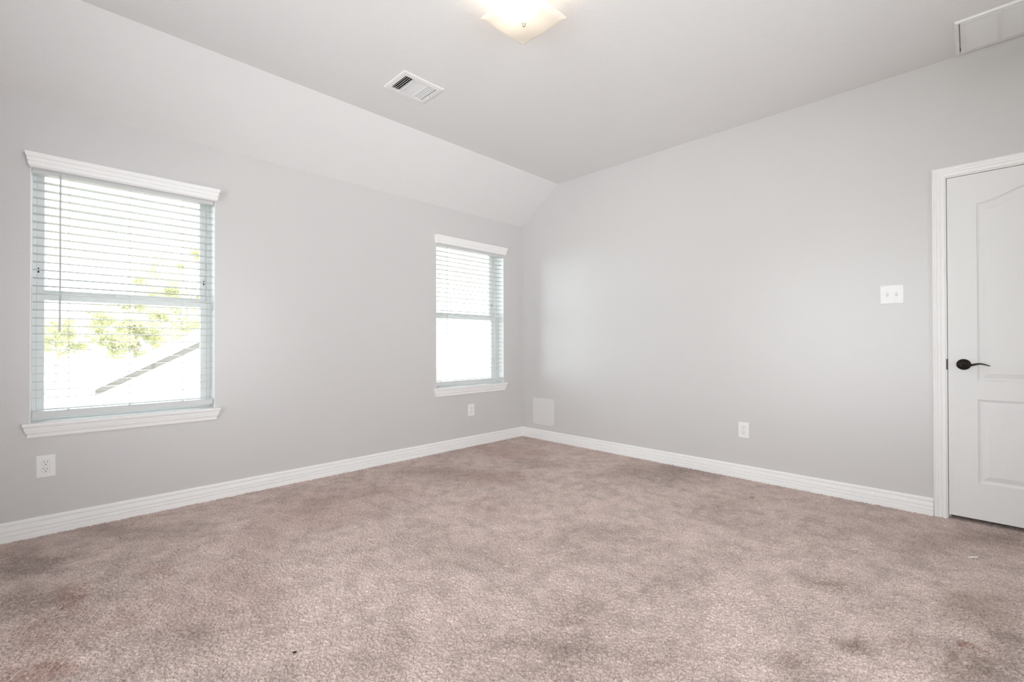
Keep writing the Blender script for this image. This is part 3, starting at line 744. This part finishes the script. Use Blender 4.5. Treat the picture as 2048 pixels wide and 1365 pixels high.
# neighbouring house: gable end towards us, roof slope down to the left
root = empty('neighbor_house', (-8, 1.9, GZ))
inv = Matrix.Translation(root.location).inverted()
ry0, rz0, sl = -3.38, 0.33, 0.547
ryc, rye = 1.0, 3.3; rzc = rz0+sl*(ryc-ry0)
def roofline(y): return rzc-sl*abs(y-ryc)
XA, XB = -7.0, -9.4
bm = bmesh.new()
prism(bm, [(ry0+0.30, GZ), (rye-0.30, GZ), (rye-0.30, roofline(rye-0.30)-0.12), (ryc, rzc-0.12), (ry0+0.30, roofline(ry0+0.30)-0.12)], XB+0.1, XA-0.12, lambda u, v, d: (d, u, v))
rp('gable_wall', bm, M['siding'], root)
bm = bmesh.new()
for s in (-1, 1):
    ye = ry0 if s < 0 else rye; ze = roofline(ye)
    prism(bm, [(ryc, rzc+0.02), (ye, ze+0.02), (ye, ze-0.04), (ryc, rzc-0.04)], XB, XA+0.01, lambda u, v, d: (d, u, v))
rp('roof', bm, M['shingle'], root)
for s in (-1, 1):
    ye = ry0 if s < 0 else rye; ze = roofline(ye)
    bm = bmesh.new(); prism(bm, [(ryc, rzc-0.02), (ye, ze-0.02), (ye, ze-0.15), (ryc, rzc-0.15)], XA-0.03, XA+0.002, lambda u, v, d: (d, u, v)); rp('rake_board', bm, M['fascia'], root)
tag(root, 'pale neighboring house with grey sloping roof edge outside the near window', 'house')

def tree(x, y, zb, zt, rad, nleaf, label, seed):
    """crown between absolute heights zb and zt"""
    r = random.Random(seed)
    root = empty('tree', (x, y, GZ))
    zb, zt = zb-GZ, zt-GZ
    bm = bmesh.new()
    tube(bm, [(0, 0, -0.1), (0.05, 0.03, zb*0.6), (-0.05, 0.08, zb), (0.02, 0, zb+(zt-zb)*0.8)], [0.10, 0.08, 0.06, 0.02], 10)
    for k in range(9):
        a = r.uniform(0, 6.28); z0 = zb+(zt-zb)*r.uniform(0.0, 0.5); L = rad*r.uniform(0.4, 0.8)
        tube(bm, [(0, 0.04, z0), (L*0.5*math.cos(a), L*0.5*math.sin(a), z0+L*0.3), (L*math.cos(a), L*math.sin(a), z0+L*0.5)], [0.045, 0.03, 0.008], 7)
    obj('trunk', bm, M['bark'], root, smooth=True)
    bm = bmesh.new()
    clumps = []
    for k in range(60):
        while True:
            p = Vector((r.uniform(-1, 1), r.uniform(-1, 1), r.uniform(-1, 1)))
            if p.length < 1: break
        cr = rad*r.uniform(0.10, 0.26)
        clumps.append((Vector((p.x*rad*0.9, p.y*rad*0.9, (zb+zt)/2+p.z*((zt-zb)/2-cr*0.4))), cr))
    for k in range(nleaf):
        c_, cr = r.choice(clumps)
        d = Vector((r.gauss(0, 1), r.gauss(0, 1), r.gauss(0, 0.7))); d = d.normalized()*cr*r.random()**0.4
        c2 = c_+d
        n_ = Vector((r.gauss(0, 1), r.gauss(0, 1), r.gauss(0.6, 1))).normalized()
        a = n_.orthogonal().normalized(); b_ = n_.cross(a); q_ = r.uniform(0.026, 0.056)
        rot = r.uniform(0, 6.28); a, b_ = a*math.cos(rot)+b_*math.sin(rot), b_*math.cos(rot)-a*math.sin(rot)
        vs = [bm.verts.new(c2+v) for v in (a*q_*1.5, b_*q_*0.6+n_*q_*0.15, -a*q_*1.5, -b_*q_*0.6+n_*q_*0.15)]
        bm.faces.new(vs)
    obj('foliage', bm, M['leaf'], root)
    tag(root, label, 'tree', 'trees behind the neighboring house')
tree(-24.0, 0.75, 0.7, 6.4, 2.5, 26000, 'tallest pale green leafy tree seen through the right side of the near window', 1)
tree(-19.0, -1.75, 0.4, 3.1, 1.6, 15000, 'middle pale green leafy tree seen through the near window', 2)
tree(-26.0, -3.9, 0.5, 2.6, 1.6, 8500, 'low pale green bushy tree seen at the left of the near window', 3)
